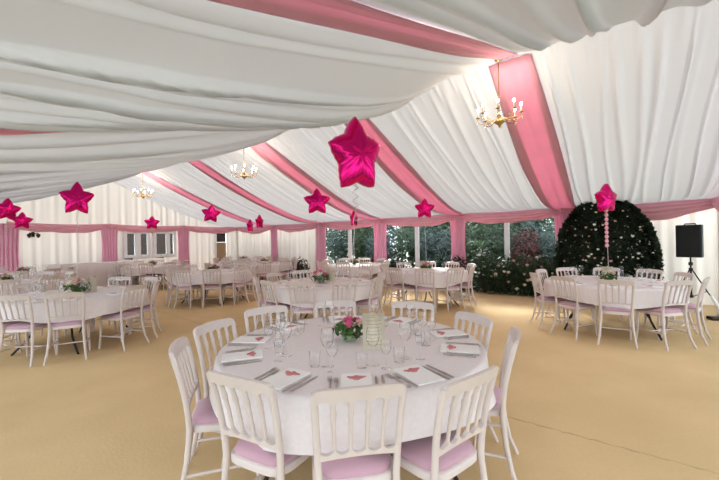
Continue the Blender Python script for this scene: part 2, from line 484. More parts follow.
# ------------------------------------------------------------------ chair
def arc_y(x, z):      # lean and curve of the chair back
    t = (z-.45)/.45
    return -.19-.065*t*t-.02*t-.022*t*(1-(x/.2)**2)
def chair_parts():
    P = []
    # seat outline
    def outline(k, inset=0, n=40):
        pts = []
        for i in range(n):
            a = 2*PI*i/n; e = .42
            c, s_ = math.cos(a), math.sin(a)
            x = math.copysign(abs(c)**e, c); y = math.copysign(abs(s_)**e, s_)
            w = lerp(.178, .208, (y+1)/2)-inset
            pts.append((x*w, y*(.205-inset)))
        return pts
    mb = MB(); n = 40
    rings = []
    for z, ins in ((.418, .006), (.422, 0), (.452, 0), (.458, .006), (.459, .03)):
        rings.append([(x, y, z) for x, y in outline(0, ins)])
    vs = sum(rings, [])
    fs = [(i*n+j, i*n+(j+1) % n, (i+1)*n+(j+1) % n, (i+1)*n+j) for i in range(4) for j in range(n)]+[tuple(range(n))[::-1], tuple(4*n+j for j in range(n))]
    mb.add(vs, fs); P.append(('seat_frame', mb, 'chair'))
    mb = MB(); vs = []; k = 0
    prof_ = [(.016, .457), (.012, .470), (.018, .485), (.04, .496), (.09, .505), (.14, .509)]
    for ins, z in prof_: vs += [(x, y, z) for x, y in outline(0, ins)]
    k = len(prof_)
    fs = [(i*n+j, i*n+(j+1) % n, (i+1)*n+(j+1) % n, (i+1)*n+j) for i in range(k-1) for j in range(n)]+[tuple((k-1)*n+j for j in range(n))]
    mb.add(vs, fs); P.append(('seat_cushion', mb, 'seat'))
    for s in (-1, 1):
        mb = MB()
        zz = [.45+.43*i/6 for i in range(7)]
        pts = [(s*.215, -.285, 0), (s*.196, -.235, .12), (s*.182, -.205, .27), (s*.174, -.192, .40)]
        pts += [(s*lerp(.173, .193, (z-.45)/.43), arc_y(.19, z), z) for z in zz]
        mb.tube(pts, [.012, .0145, .0165, .018, .018]+[.0165]*5+[.014], 8)
        P.append(('leg', mb, 'chair'))
        mb = MB()
        mb.tube([(s*.172, .172, .45), (s*.172, .172, .40), (s*.174, .176, .2), (s*.182, .195, 0)], [.020, .019, .016, .011], 8)
        P.append(('leg', mb, 'chair'))
    # rails of the back: extruded strips following the curve
    def rail(zb, zt, th, w, N=41):
        mb = MB(); vs = []
        for i in range(N):
            x = lerp(-w, w, i/(N-1)); b, t = zb(x), zt(x)
            for z, dy in ((b, -th), (t, -th), (t+.003, 0), (t, th), (b, th)):
                vs.append((x, arc_y(x, z)+dy, z))
        fs = [(i*5+j, i*5+(j+1) % 5, (i+1)*5+(j+1) % 5, (i+1)*5+j) for i in range(N-1) for j in range(5)]
        fs += [(4, 3, 2, 1, 0), tuple((N-1)*5+j for j in range(5))]
        return mb.add(vs, fs)
    def arches(x, w, k=5): return abs(math.sin(PI*(x+w)/(2*w)*k))
    wt = .205
    def ztop(x):
        e = max(0, (abs(x)-(wt-.035))/.035)
        return .902-.035*(1-math.sqrt(max(0, 1-e*e)))-.012*(x/wt)**2
    P.append(('top_rail', rail(lambda x: .822+.022*arches(x, .19)**.6-.006*(x/wt)**2 if abs(x) < .186 else .824, ztop, .0125, wt), 'chair'))
    P.append(('back_rail', rail(lambda x: .556+.012*(1-(x/.18)**2), lambda x: .610-.028*arches(x, .175)**.6, .0115, .176), 'chair'))
    for k in range(4):
        xt = lerp(-.19, .19, (k+1)/5); xb = lerp(-.175, .175, (k+1)/5)
        mb = MB(); pts = []; rs = []
        for i in range(13):
            t = i/12; z = lerp(.59, .835, t); x = lerp(xb, xt, t)
            pts.append((x, arc_y(x, z), z))
            rs.append(.0085+.004*t+(.0035 if i in (9,) else 0))
        mb.tube(pts, rs, 8); P.append(('spindle', mb, 'chair'))
    for s in (-1, 1):
        mb = MB(); mb.tube([(s*.188, -.217, .19), (s*.176, .175, .19)], .0095, 8); P.append(('stretcher', mb, 'chair'))
    mb = MB(); mb.tube([(-.182, -.02, .19), (.182, -.02, .19)], .009, 8); P.append(('stretcher', mb, 'chair'))
    return P
PARTS = chair_parts()
CH_G = 'white spindle-back chairs around the round tables'
proto = thing('banqueting_chair', '', 'chair', (0, 0, 0), 0, CH_G)
KIDS[proto.name] = [hard(mb.build(nm, M[m_], proto), 50) for nm, mb, m_ in PARTS]
# the same chair as one mesh, for the far tables where no part can be told apart
far = MB()
for nm, mb, m_ in PARTS:
    far.cur = 0 if m_ == 'chair' else 1
    far.add(mb.v, mb.f)
far_me = hard(far.build('banqueting_chair', [M['chair'], M['seat']]), 50)
far_proto = tag(far_me, '', 'chair', CH_G)
used = {'n': 0, 'f': 0}
def place_chair(x, y, ang, label, detail=True):
    """ang: direction the sitter faces; (x, y) below the top of the chair back"""
    rz = ang-PI/2
    px_, py_ = x+.275*math.cos(ang), y+.275*math.sin(ang)
    key = 'n' if detail else 'f'; src = proto if detail else far_proto
    if not used[key]:
        used[key] = 1; src.location = (px_, py_, 0); src.rotation_euler = (0, 0, rz); src['label'] = label; return src
    return dup(src, (px_, py_, 0), rz, label, CH_G)

# ------------------------------------------------------------------ tables
TR = .926
rt = random.Random(11)
def cloth_mesh(seed, R=TR, hem=.52, n=120):
    r2 = random.Random(seed); mb = MB()
    phs = [(r2.choice([7, 9, 11, 13, 5]), r2.uniform(0, 6.28), r2.uniform(.4, 1)) for _ in range(4)]
    def wave(a): return sum(w*math.sin(k*a+p) for k, p, w in phs)/2.2
    rings = [(0.02, .763), (.35, .763), (.65, .763), (.86, .763), (R-.018, .7625), (R-.004, .758), (R+.004, .745)]
    vs = []
    for r, z in rings: vs += [(r*math.cos(2*PI*i/n), r*math.sin(2*PI*i/n), z) for i in range(n)]
    K = 9
    for j in range(1, K+1):
        t = j/K
        for i in range(n):
            a = 2*PI*i/n; w = wave(a)
            r = R+.006+.022*t+.030*t**1.2*w
            zh = hem+.03*math.sin(4*a+seed)+.02*w
            vs.append((r*math.cos(a), r*math.sin(a), lerp(.745, zh, t)))
    k = len(rings)+K
    fs = [(i*n+j, (i+1)*n+j, (i+1)*n+(j+1) % n, i*n+(j+1) % n) for i in range(k-1) for j in range(n)]
    fs.append(tuple(range(n)))
    return mb.add(vs, fs)
def round_table(loc, label, rz):
    t = thing('round_table', label, 'table', loc, rz, 'round folding tables under white cloths')
    mb = MB(); mb.lathe([(.88, .735), (.905, .737), (.91, .745), (.905, .757), (.88, .758)], 48)
    mb.build('tabletop', M['ply'], t)
    for sx in (-1, 1):
        for sy in (-1, 1):
            mb = MB()
            mb.tube([(sx*.42, sy*.22, .735), (sx*.44, sy*.24, .45), (sx*.50, sy*.30, .22), (sx*.58, sy*.42, .05), (sx*.60, sy*.46, .0)], .014, 8)
            mb.build('leg', M['bmetal'], t)
        mb = MB(); mb.tube([(sx*.44, -.24, .42), (sx*.44, .24, .42)], .012, 8); mb.build('brace', M['bmetal'], t)
    return t

TABLES = [  # px, depth, phrase, ring offset in degrees from the camera direction, detailed chairs, ribbon px..., see below
 (350, 2.59, 'the front table'),
 (77, 5.5, 'the near left table'),
 (4, 7.2, 'the left-edge table'),
 (152, 12.2, 'the table facing the casements'),
 (213, 9.2, 'the mid-left table'),
 (264, 12.2, 'the table behind the mid-left table'),
 (320, 6.3, 'the table behind the front table'),
 (354, 10.8, 'the table under the leftmost garden window'),
 (426, 8.3, 'the table left of the rose bushes'),
 (608, 5.75, 'the table before the foliage arch'),
 (22, 9.6, 'the table in the far left corner'),
 (243, 14.3, 'the farthest table near the tan door'),
]
CEN = [spot(x, d) for x, d, _ in TABLES]
PHR = ['near side', 'near left', 'left front', 'left rear', 'far left',
       'far side', 'far right', 'right rear', 'right front', 'near right']
def phrase_list(angs):
    """unique place words for a set of angles measured clockwise from the camera side (seen from above)"""
    n = len(angs); best = None
    idx = sorted(range(n), key=lambda i: angs[i])
    out = [None]*n; taken = set()
    for i in idx:
        k = int(round(angs[i]/36)) % 10
        c = [k]+[(k+s_*j) % 10 for j in range(1, 6) for s_ in (1, -1)]
        k = next(q for q in c if q not in taken); taken.add(k); out[i] = PHR[k]
    return out
def cam_ang(c, p):
    """angle of p around c, 0 towards the camera, growing towards the picture's left"""
    v = p-c; t = (CAM-c); t.z = 0; v.z = 0
    t.normalize(); lft = Vector((t.y, -t.x, 0))     # picture-left when standing at the camera
    if lft.dot(RIGHT) > 0: lft = -lft
    return math.degrees(math.atan2(v.dot(lft), v.dot(t))) % 360
def pos_on(c, deg, r):
    t = (CAM-c); t.z = 0; t.normalize(); lft = Vector((t.y, -t.x, 0))
    if lft.dot(RIGHT) > 0: lft = -lft
    a = math.radians(deg)
    return c+t*(r*math.cos(a))+lft*(r*math.sin(a))
SEATS = {}
# chair-back tops read in the picture for the tables where they show clearly
PXB = {
 0: [(360, 385), (237, 375), (178, 343), (214, 322), (266, 307), (336, 302), (413, 302), (467, 315), (515, 332), (480, 376)],
}
for k, (px_, d_, ph) in enumerate(TABLES):
    c = CEN[k]; seats = []
    if k in PXB:
        for q in PXB[k]:
            p = at_z(*q, .9); p.z = 0; v = p-c
            r = min(1.15, max(.99, v.length)); seats.append((cam_ang(c, p), r))
    else:
        offs = {1: 12, 2: 0, 3: 10, 4: 2, 5: 0, 6: 16, 7: 18, 8: 2, 9: 0, 10: 5, 11: 0}[k]
        if k == 9: angs = [-42, -4, 32, 66, 106, 142, 178, 212, 246, 282]
        elif k == 1: angs = [7, 36, -36, -72, 70, 106, 142, 178, 214, 250]
        else: angs = [offs+36*i for i in range(10)]
        for a_ in angs: seats.append((a_ % 360, 1.09+rt.uniform(-.03, .05)))
    SEATS[k] = (seats, phrase_list([s[0] for s in seats]))

SKIP = {2: {'left front', 'left rear', 'near left'}}
for k, (px_, d_, ph) in enumerate(TABLES):
    c = CEN[k]; seats, phr = SEATS[k]
    tb = round_table(c, 'round table with black legs under ' + ph, rt.uniform(0, 3))
    co = cloth_mesh(40+k).build('tablecloth', M['cloth'], loc=c)
    co.rotation_euler = (0, 0, rt.uniform(0, 6))
    tag(co, 'white floor-short tablecloth draped over ' + ph, 'tablecloth', 'white cloths on the round tables')
    for (a_, r), w in zip(seats, phr):
        if w in SKIP.get(k, ()): continue
        p = pos_on(c, a_, r); v = c-p
        jit = rt.uniform(-.07, .07) if k else 0
        if k == 0: jit = math.radians([7, 0, -6, -14, -14, -4, 14, 10, -4, 8][seats.index((a_, r))])
        place_chair(p.x, p.y, math.atan2(v.y, v.x)+jit, 'white pink-seated chair at the %s of %s' % (w, ph), d_ < 9)

# ------------------------------------------------------------------ things on the tables
TOP = .764
def napkin_root():
    t = thing('napkin', '', 'napkin')
    mb = MB(); mb.box((0, 0, .005), (.165, .25, .010)); o = bevel(mb.build('folded_cloth', M['napkin'], t, smooth=False), .004)
    mb = MB()
    for cx_, cy_, r_ in ((-.022, .055, .020), (.02, .058, .021), (0, .040, .022), (-.04, .066, .012), (.042, .064, .012), (.0, .074, .014)):
        mb.sphere((cx_, cy_, .012), r_, 8, 5, (1, .8, .28))
    m_ = mb.build('red_bow', M['motif'], t)
    return t
def wine_glass(h=.20, r=.036):
    mb = MB()
    mb.lathe([(.0, .0), (r*.95, .001), (r*.9, .004), (.006, .010), (.0045, .02), (.0045, h*.45), (.010, h*.49), (r*.75, h*.58), (r, h*.72), (r*.95, h*.88), (r*.82, h)], 14, cap=False)
    return mb
def tumbler():
    mb = MB(); mb.lathe([(.0, .0), (.029, .0), (.034, .09)], 14, cap=False); return mb
def knife_mb():
    mb = MB()
    N = 14; vs = []
    for i in range(N):
        t = i/(N-1); y = lerp(-.115, .115, t)
        w = .0065+.001*math.sin(t*PI) if t < .45 else .0095*math.sqrt(max(.03, 1-((t-.45)/.55)**3))
        h = .0035 if t < .45 else .0015
        vs += [(-w, y, .001), (w, y, .001), (w*.8, y, .001+h*1.5), (-w*.8, y, .001+h*1.5)]
    fs = [(i*4+j, i*4+(j+1) % 4, (i+1)*4+(j+1) % 4, (i+1)*4+j) for i in range(N-1) for j in range(4)]+[(3, 2, 1, 0), tuple((N-1)*4+j for j in range(4))]
    return mb.add(vs, fs)
def fork_mb():
    mb = MB()
    mb.tube([(0, -.10, .003), (0, -.03, .004), (0, .03, .006), (0, .045, .004)], [.0065, .004, .0035, .006], 8, sx=1.3)
    mb.box((0, .052, .004), (.023, .02, .003))
    for x in (-.0095, -.0032, .0032, .0095): mb.tube([(x, .060, .004), (x, .085, .006), (x, .10, .009)], [.0018, .0018, .001], 6)
    return mb
nap0 = napkin_root(); KIDS[nap0.name] = list(nap0.children) or [o for o in bpy.data.objects if o.parent == nap0]
protos = {}
def item(kind, mk, mt, loc, rz, label, cat, group):
    if kind not in protos:
        o = mk().build(kind, M[mt]); protos[kind] = o
    else:
        o = protos[kind].copy(); COL.objects.link(o)
    o.location = loc; o.rotation_euler = (0, 0, rz)
    return tag(o, label, cat, group)
nap_used = [0]
def napkin(loc, rz, label, group):
    if not nap_used[0]:
        nap_used[0] = 1; nap0.location = loc; nap0.rotation_euler = (0, 0, rz); nap0['label'] = label; nap0['group'] = group; return nap0
    return dup(nap0, loc, rz, label, group)
def setting(k, a_, w, full):
    c = CEN[k]; ph = TABLES[k][2]
    v = pos_on(c, a_, 1)-c; rz = math.atan2(-v.y, -v.x)-PI/2      # local +y towards the table centre
    R = Matrix.Rotation(rz, 3, 'Z')
    def at(x, r): 
        q = c+v*r+R @ Vector((x, 0, 0)); return Vector((q.x, q.y, TOP))
    napkin(at(0, .76), rz+rt.uniform(-.08, .08), 'white folded napkin with red bow, %s of %s' % (w, ph), 'napkins at the place settings')
    item('wine_glass', lambda: wine_glass(.225, .039), 'glass', at(.11, .50), 0, 'large clear wine glass, %s of %s' % (w, ph), 'glass', 'wine glasses on the tables')
    if full > 0:
        item('small_wine_glass', lambda: wine_glass(.17, .031), 'glass', at(.18, .56), 0, 'smaller stemmed glass, %s of %s' % (w, ph), 'glass', 'smaller stemmed glasses on the tables')
    if full > 1:
        item('tumbler', tumbler, 'glass', at(.04, .53), 0, 'short clear tumbler, %s of %s' % (w, ph), 'glass', 'tumblers on the front table')
        item('fork', fork_mb, 'steel', at(-.105, .78), rz+.03, 'inner steel fork, %s of %s' % (w, ph), 'fork', 'forks on the front table')
        item('fork', fork_mb, 'steel', at(-.14, .76), rz+.03, 'outer steel fork, %s of %s' % (w, ph), 'fork', 'forks on the front table')
        item('knife', knife_mb, 'steel', at(.105, .78), rz-.03, 'inner steel knife, %s of %s' % (w, ph), 'knife', 'knives on the front table')
        item('knife', knife_mb, 'steel', at(.14, .77), rz-.03, 'outer steel knife, %s of %s' % (w, ph), 'knife', 'knives on the front table')
for k in range(len(TABLES)):
    full = {0: 2, 1: 1, 9: 1, 6: 1, 8: 0, 4: 0}.get(k, 0)
    for (a_, r), w in zip(*SEATS[k]):
        if w in SKIP.get(k, ()): continue
        if TABLES[k][1] > 10 and ('far' in w): continue
        setting(k, a_, w, full)

# flowers
def rose_mb(c, r, seed):
    rr = random.Random(seed); mb = MB(); c = Vector(c)
    mb.sphere(c, r*.55, 8, 6)
    for ring, (n, rad, tilt, sz) in enumerate(((4, .30, .25, .62), (5, .55, .65, .7), (6, .75, 1.05, .72))):
        for i in range(n):
            a = 2*PI*i/n+ring*.5+rr.uniform(-.2, .2)
            R = Matrix.Rotation(a, 3, 'Z') @ Matrix.Rotation(tilt, 3, 'Y')
            def fn(p, q):
                x = (p/4-.5)*2; y = q/4
                w = sz*r*math.sin(PI*min(1, .25+.75*y))**.6*.8
                pt = Vector((.22*r*(x*x)*-1+.25*r*y*y, x*w, y*r*1.1))
                return c+R @ (pt+Vector((r*.18, 0, -r*.25)))
            mb.grid(5, 5, fn)
    return mb
def leaf_cloud(pts, size, seed, up=.3, asp=.5):
    rr = random.Random(seed); mb = MB(); vs = []; fs = []
    for p, nrm in pts:
        n = Vector(nrm)+Vector((rr.gauss(0, .55), rr.gauss(0, .55), rr.gauss(up, .5)))
        n.normalize()
        t = n.cross(Vector((rr.gauss(0, 1), rr.gauss(0, 1), rr.gauss(0, 1)))).normalized(); b = n.cross(t)
        L = size*rr.uniform(.6, 1.25); w = L*asp
        p = Vector(p); o = len(vs)
        vs += [p-t*L*.5, p+b*w*.5-n*w*.12, p+t*L*.5, p-b*w*.5-n*w*.12, p+n*w*.06]
        fs += [(o, o+1, o+4), (o+1, o+2, o+4), (o+2, o+3, o+4), (o+3, o, o+4)]
    return mb.add(vs, fs)
def blob_points(n, rx, ry, rz, c, rr, fill=.35, lump=.18, seed=0, zmin=None):
    out = []
    while len(out) < n:
        d = Vector((rr.gauss(0, 1), rr.gauss(0, 1), rr.gauss(0, 1))).normalized()
        k = 1+lump*noise.noise(d*2.2+Vector((seed*3.1, 0, 0)))*2
        k *= 1-fill*rr.random()**2
        p = Vector((d.x*rx*k, d.y*ry*k, d.z*rz*k))+Vector(c)
        if zmin is not None and p.z < zmin: continue
        out.append((p, d))
    return out
def posy(k, scale=1.0, mix=('rose_pink', 'rose_blush', 'rose_cream'), off=(0, 0)):
    c = CEN[k]+Vector((*off, 0)); ph = TABLES[k][2]; rr = random.Random(100+k)
    t = thing('flower_arrangement', 'posy of roses with green leaves on ' + ph, 'flowers', (c.x, c.y, TOP), rr.uniform(0, 6), 'posies at the table centres')
    mb = MB(); mb.lathe([(.035, 0), (.05, .004), (.062, .03), (.058, .05), (.052, .05), (.05, .03)], 18); mb.build('bowl', M['bowl'], t)
    pts = blob_points(150, .125*scale, .125*scale, .07*scale, (0, 0, .085), rr, .5, zmin=.03)
    leaf_cloud(pts, .055*scale, k+3, .5, .55).build('leaves', M['leaf'], t, smooth=False)
    n = 7 if k else 5
    for i in range(n):
        a = 2*PI*i/n+rr.uniform(-.3, .3); r = (.075 if i else 0)*scale
        mm = mix[i % len(mix)]
        rose_mb((r*math.cos(a), r*math.sin(a), (.125 if i else .155)*scale+rr.uniform(-.01, .01)), rr.uniform(.034, .046)*scale, i+k*9).build('rose', M[mm], t)
    return t
def menu_card(k, px_, d_, h=.23, w=.15, label=None):
    p = spot(px_, d_); ph = TABLES[k][2]
    v = CAM-p; rz = math.atan2(v.y, v.x)+PI/2+random.Random(k).uniform(-.15, .15)
    t = thing('menu_card', label or 'cream menu card standing on ' + ph, 'card', (p.x, p.y, TOP), rz, 'menu cards on the tables')
    mb = MB(); N = 13
    def fn(i, j):
        a = (i/(N-1)-.5); s_ = -1 if j >= 2 else 1
        return (a*w, -.03*math.cos(a*PI)*1-.0+(.002 if j in (1, 2) else 0), h*(j % 2 if j < 2 else 1-(j % 2)))
    mb.grid(N, 4, fn)
    mb.build('card_sheet', M['card'], t)
    if d_ < 4:
        for q in range(9):
            lm = MB(); ww = w*(.70 if q % 3 else .5); z0 = h*(.90-.095*q)
            lm.grid(9, 2, lambda i, j: ((i/8-.5)*ww, -.0305*math.cos((i/8-.5)*ww/w*PI)-.001, z0-.0035*j))
            lm.build('text_line', M['ink'], t)
    return t
OFF0 = spot(348, 2.63)-CEN[0]
posy(0, 1.0, ('rose_pink', 'rose_pink', 'rose_blush'), (OFF0.x, OFF0.y))
menu_card(0, 372, 2.42, .245, .15)
for k in range(1, 12):
    sc_ = {6: 1.25, 1: 1.25, 9: 1.0}.get(k, 1.1)
    mix = {1: ('rose_blush', 'rose_cream'), 9: ('rose_cream', 'rose_blush', 'rose_cream'), 6: ('rose_pink', 'rose_blush', 'rose_cream')}.get(k, ('rose_blush', 'rose_pink', 'rose_cream'))
    posy(k, sc_, mix)
    dx = {1: 13, 9: -1, 6: 10, 8: -3, 4: -6, 5: 6}.get(k)
    if dx is not None: menu_card(k, TABLES[k][0]+dx, TABLES[k][1]+(.2 if k == 9 else .12), .22, .15)

# ------------------------------------------------------------------ foil star balloons
def star_mesh(R=.25, seed=0, valley=.62):
    mb = MB(); N = 60; K = 9
    rr = random.Random(seed)
    def outline(a):
        # five-pointed, plump
        q = (a/(2*PI)*5) % 1; t = abs(q-.5)*2       # 1 at tip, 0 at valley
        base = lerp(valley, 1.0, t**1.35)
        return R*base*(1+.015*math.sin(a*31+seed))
    vs = []; 
    for side in (1, -1):
        for k in range(K+1):
            f = k/K
            for i in range(N):
                a = 2*PI*i/N+PI/2+PI/5*0
                r = outline(2*PI*i/N)*math.sin(f*PI/2)
                q = (i/N*5) % 1; t = abs(q-.5)*2
                h = R*.36*math.cos(f*PI/2)**.75*(1-.10*t)
                h += .006*math.sin(a*25+seed)*f*(1-f)*2
                vs.append((r*math.cos(a), side*h, r*math.sin(a)))
    n1 = (K+1)*N
    fs = []
    for s_ in (0, 1):
        o = s_*n1
        for k in range(1, K):
            for i in range(N):
                q = (o+k*N+i, o+(k+1)*N+i, o+(k+1)*N+(i+1) % N, o+k*N+(i+1) % N)
                fs.append(q if s_ else q[::-1])
        c = [o+N+i for i in range(N)]
        fs.append(tuple(c[::-1]) if s_ == 0 else tuple(c))
    mb.add(vs, fs)
    return mb
import bmesh
def star_data(valley):
    o = star_mesh(valley=valley).build('foil_star', M['foil']); me = o.data
    bm = bmesh.new(); bm.from_mesh(me); bmesh.ops.remove_doubles(bm, verts=bm.verts, dist=.0006)
    bmesh.ops.recalc_face_normals(bm, faces=bm.faces)
    bm.to_mesh(me); bm.free(); bpy.data.objects.remove(o)
    me.polygons.foreach_set('use_smooth', [True]*len(me.polygons))
    return me
star_me, star_plump = star_data(.60), star_data(.67)
BALL = [  # table, px, py, depth, yaw from facing camera, tilt, label, kind of ribbon
 (0, 356, 156, 2.6, .55, -.05, 'largest magenta foil star balloon, floating above the front table'),
 (1, 77, 199, 5.5, -.12, .03, 'magenta foil star balloon above the near left table'),
 (2, 7, 210, 7.2, .5, .08, 'magenta foil star balloon cut by the left edge of the photo'),
 (3, 152, 223, 12.0, .0, .03, 'small magenta star balloon in front of the casement windows'),
 (4, 211, 214, 9.2, .15, .1, 'magenta star balloon above the mid-left table'),
 (5, 259.5, 222, 12.2, 1.05, 0, 'right of two narrow star balloons seen edge-on at the far eave'),
 (6, 317, 202, 6.3, .06, .0, 'magenta star balloon directly left below the largest balloon'),
 (7, 354, 219, 10.8, 1.15, 0, 'narrow star balloon seen edge-on just beneath the largest balloon'),
 (8, 424.5, 209, 8.3, .05, .03, 'magenta star balloon above the table left of the rose bushes'),
 (9, 606, 199, 5.75, 1.0, 0, 'magenta star balloon turned sideways in front of the foliage arch'),
 (10, 22, 221, 9.6, .3, .05, 'smaller star balloon right of the one cut by the left edge'),
 (11, 250, 226, 13.4, 1.15, 0, 'left and smaller of two edge-on star balloons at the far eave'),
]
for k, px_, py_, d_, yaw, tilt, lab in BALL:
    p = at_d(px_, py_, d_)
    v = CAM-p; rz = math.atan2(v.y, v.x)+PI/2+yaw
    t = thing('star_balloon', lab, 'balloon', p, rz, 'magenta foil star balloons')
    o = bpy.data.objects.new('foil_star', star_plump if k in (0, 9) else star_me); COL.objects.link(o); o.parent = t; o.rotation_euler = (0, tilt, 0)
    if k == 0: o.scale = (.9, 1.0, 1.14)
    if k == 1: o.scale = (.93, .8, 1.1)
    R = .25
    # tail and ribbon down to the table centre
    base = CEN[k]+Vector((0, 0, TOP+.12))
    if k == 0: base = base+OFF0
    loc = Matrix.Rotation(-rz, 3, 'Z') @ (base-p)
    mb = MB()
    n = 40; pts = []
    for i in range(n+1):
        s_ = i/n; z = lerp(-R*.62, loc.z, s_)
        w = .012*math.sin(i*.9)*(1 if s_ < .4 else .3)
        pts.append((loc.x*s_+w, loc.y*s_+w*.6, z))
    mb.tube(pts, .0022 if k == 0 else .0038, 5)
    mb.build('ribbon', M['ribbon'], t)
    if k == 0:
        mb = MB(); pts = []
        for i in range(46):
            s_ = i/45; z = lerp(-R*.60, -R*.60-.34, s_)
            pts.append((.02*math.sin(i*.75)+.05*s_*0-.01, .02*math.cos(i*.75), z))
        mb.tube(pts, .0022, 6); mb.build('curled_ribbon', M['silver'], t)
    if k == 9:
        for q in range(9):
            mb = MB(); z = lerp(-R*.75, loc.z*.62, q/8)
            mb.sphere((0, 0, z), .028, 8, 6, (1, 1, 1.2)); mb.build('tissue_ball', M['ribbonp'], t)

# ------------------------------------------------------------------ chandeliers
def chandelier(n, px_, ytop, ybulb, ytip, label, r=.30):
    u = n*BAY
    # on the ridge, at the frame
    d_ = (Vector((u, RID, 0))-Vector((CAM.x, CAM.y, 0))).dot(FWD)
    p = at_d(px_, ybulb, d_); zb = p.z; ztip = at_d(px_, ytip, d_).z
    ztop = roof(p.x, p.y)+.01
    t = thing('chandelier', label, 'chandelier', (p.x, p.y, zb), 0, 'brass candle chandeliers under the ridge')
    zt = ztip-zb
    mb = MB(); mb.tube([(0, 0, zt+.2), (0, 0, ztop-zb)], .006, 8); mb.build('rod', M['brass'], t)
    mb = MB(); mb.lathe([(.004, 0), (.045, -.01), (.05, -.03), (.02, -.045), (.006, -.06)][::-1], 16, (0, 0, ztop-zb)); mb.build('ceiling_rose', M['brass'], t)
    mb = MB()
    mb.lathe([(.003, zt), (.012, zt+.012), (.01, zt+.025), (.035, zt+.05), (.075, zt+.078), (.07, zt+.085), (.025, zt+.10), (.016, zt+.13), (.03, zt+.16), (.022, zt+.19), (.008, zt+.21)], 18)
    mb.build('body', M['brass'], t)
    for i in range(8):
        a = 2*PI*i/8+.2; ca, sa = math.cos(a), math.sin(a)
        prof_ = [(.03, zt+.14), (.09, zt+.10), (.16, zt+.075), (.23, zt+.085), (r-.02, zt+.12), (r-.03, zt+.15), (r-.035, zt+.165)]
        mb = MB(); mb.tube([(q*ca, q*sa, z) for q, z in prof_], .006, 8)
        mb.tube([(q*ca, q*sa, z) for q, z in [(.14, zt+.08), (.16, zt+.12), (.20, zt+.12), (.205, zt+.10)]], .004, 6)
        mb.lathe([(.004, 0), (.028, .006), (.030, .012), (.008, .014)], 12, ((r-.035)*ca, (r-.035)*sa, zt+.16))
        arm = mb.build('arm', M['brass'], t)
        mb = MB(); mb.lathe([(.010, 0), (.010, .075), (.004, .078)], 10, ((r-.035)*ca, (r-.035)*sa, zt+.173)); mb.build('candle_sleeve', M['candle'], arm)
        mb = MB(); mb.sphere(((r-.035)*ca, (r-.035)*sa, zt+.272), .015, 10, 8, (1, 1, 1.6)); mb.build('bulb', M['bulb'], arm)
        mb = MB(); mb.sphere(((r-.02)*ca, (r-.02)*sa, zt+.095), .013, 6, 4, (.8, .8, 1.7)); mb.build('crystal_drop', M['crystal'], arm)
    l = bpy.data.lights.new('chandelier_glow', 'POINT'); l.energy = 26; l.color = (1, .82, .62); l.shadow_soft_size = .25
    lo = bpy.data.objects.new('chandelier_glow', l); COL.objects.link(lo); lo.parent = t; lo.location = (0, 0, zt+.33)
    return t
chandelier(1, 499, 57, 103, 128, 'nearest and largest-looking brass candle chandelier, against the wide pink band')
chandelier(3, 244, 145, 164, 180, 'middle brass chandelier, between two pink roof bands')
chandelier(5, 143, 172, 188, 199, 'farthest chandelier, against the pale far gable')

# ------------------------------------------------------------------ speaker on its stand
sp = at_z(691.5, 307.5, 0)
st = thing('speaker_stand', 'black tripod stand carrying the loudspeaker in the right corner', 'stand', sp, .3)
mb = MB(); mb.tube([(0, 0, .22), (0, 0, .80)], .019, 12); mb.build('pole', M['bmetal'], st)
mb = MB(); mb.tube([(0, 0, .78), (0, 0, 1.04)], .014, 12); mb.build('inner_pole', M['bmetal'], st)
mb = MB(); mb.lathe([(.024, .74), (.034, .75), (.034, .80), (.024, .81)], 14); mb.build('collar', M['black'], st)
mb = MB(); mb.lathe([(.024, .86), (.036, .87), (.036, .92), (.02, .93)], 14); mb.build('collar', M['black'], st)
mb = MB(); mb.lathe([(.02, .20), (.034, .21), (.034, .26), (.02, .27)], 14); mb.build('brace_hub', M['black'], st)
for i in range(3):
    a = 2*PI*i/3+2.35
    mb = MB(); mb.tube([(.03*math.cos(a), .03*math.sin(a), .76), (.44*math.cos(a), .44*math.sin(a), .012)], .012, 8)
    lg = mb.build('leg', M['bmetal'], st)
    mb = MB(); mb.tube([(.42*math.cos(a), .42*math.sin(a), .04), (.45*math.cos(a), .45*math.sin(a), .012)], .018, 8); mb.build('rubber_foot', M['black'], lg)
    mb = MB(); mb.tube([(.03*math.cos(a), .03*math.sin(a), .23), (.245*math.cos(a), .245*math.sin(a), .36)], .008, 8); mb.build('brace', M['bmetal'], st)
v = CAM-sp
sk = thing('loudspeaker', 'black loudspeaker box on a tripod in the right corner', 'speaker', (sp.x, sp.y, 1.03), math.atan2(v.y, v.x)+PI/2-.18)
mb = MB(); W2, D2, Hh = .20, .15, .66
vs = []
for z in (0.0, Hh):
    vs += [(-W2*.96, D2*2*.5, z), (-W2*.62, D2, z), (W2*.62, D2, z), (W2*.96, .17, z), (W2, -D2, z), (-W2, -D2, z)]
vs = []
for z in (0, Hh): vs += [(-W2, -D2, z), (W2, -D2, z), (W2, .0, z), (W2*.55, D2, z), (-W2*.55, D2, z), (-W2, .0, z)]
mb.add(vs, [(5, 4, 3, 2, 1, 0), (6, 7, 8, 9, 10, 11)]+[(i, (i+1) % 6, 6+(i+1) % 6, 6+i) for i in range(6)])
bevel(mb.build('cabinet', M['black'], sk, smooth=False), .015, 3)
mb = MB(); mb.box((0, -D2-.006, Hh/2), (W2*2-.05, .016, Hh-.05)); bevel(mb.build('grille', M['grille'], sk, smooth=False), .006)
mb = MB(); mb.tube([(-.09, .0, Hh-.005), (-.08, 0, Hh+.022), (.08, 0, Hh+.022), (.09, 0, Hh-.005)], .012, 8); mb.build('handle', M['black'], sk)

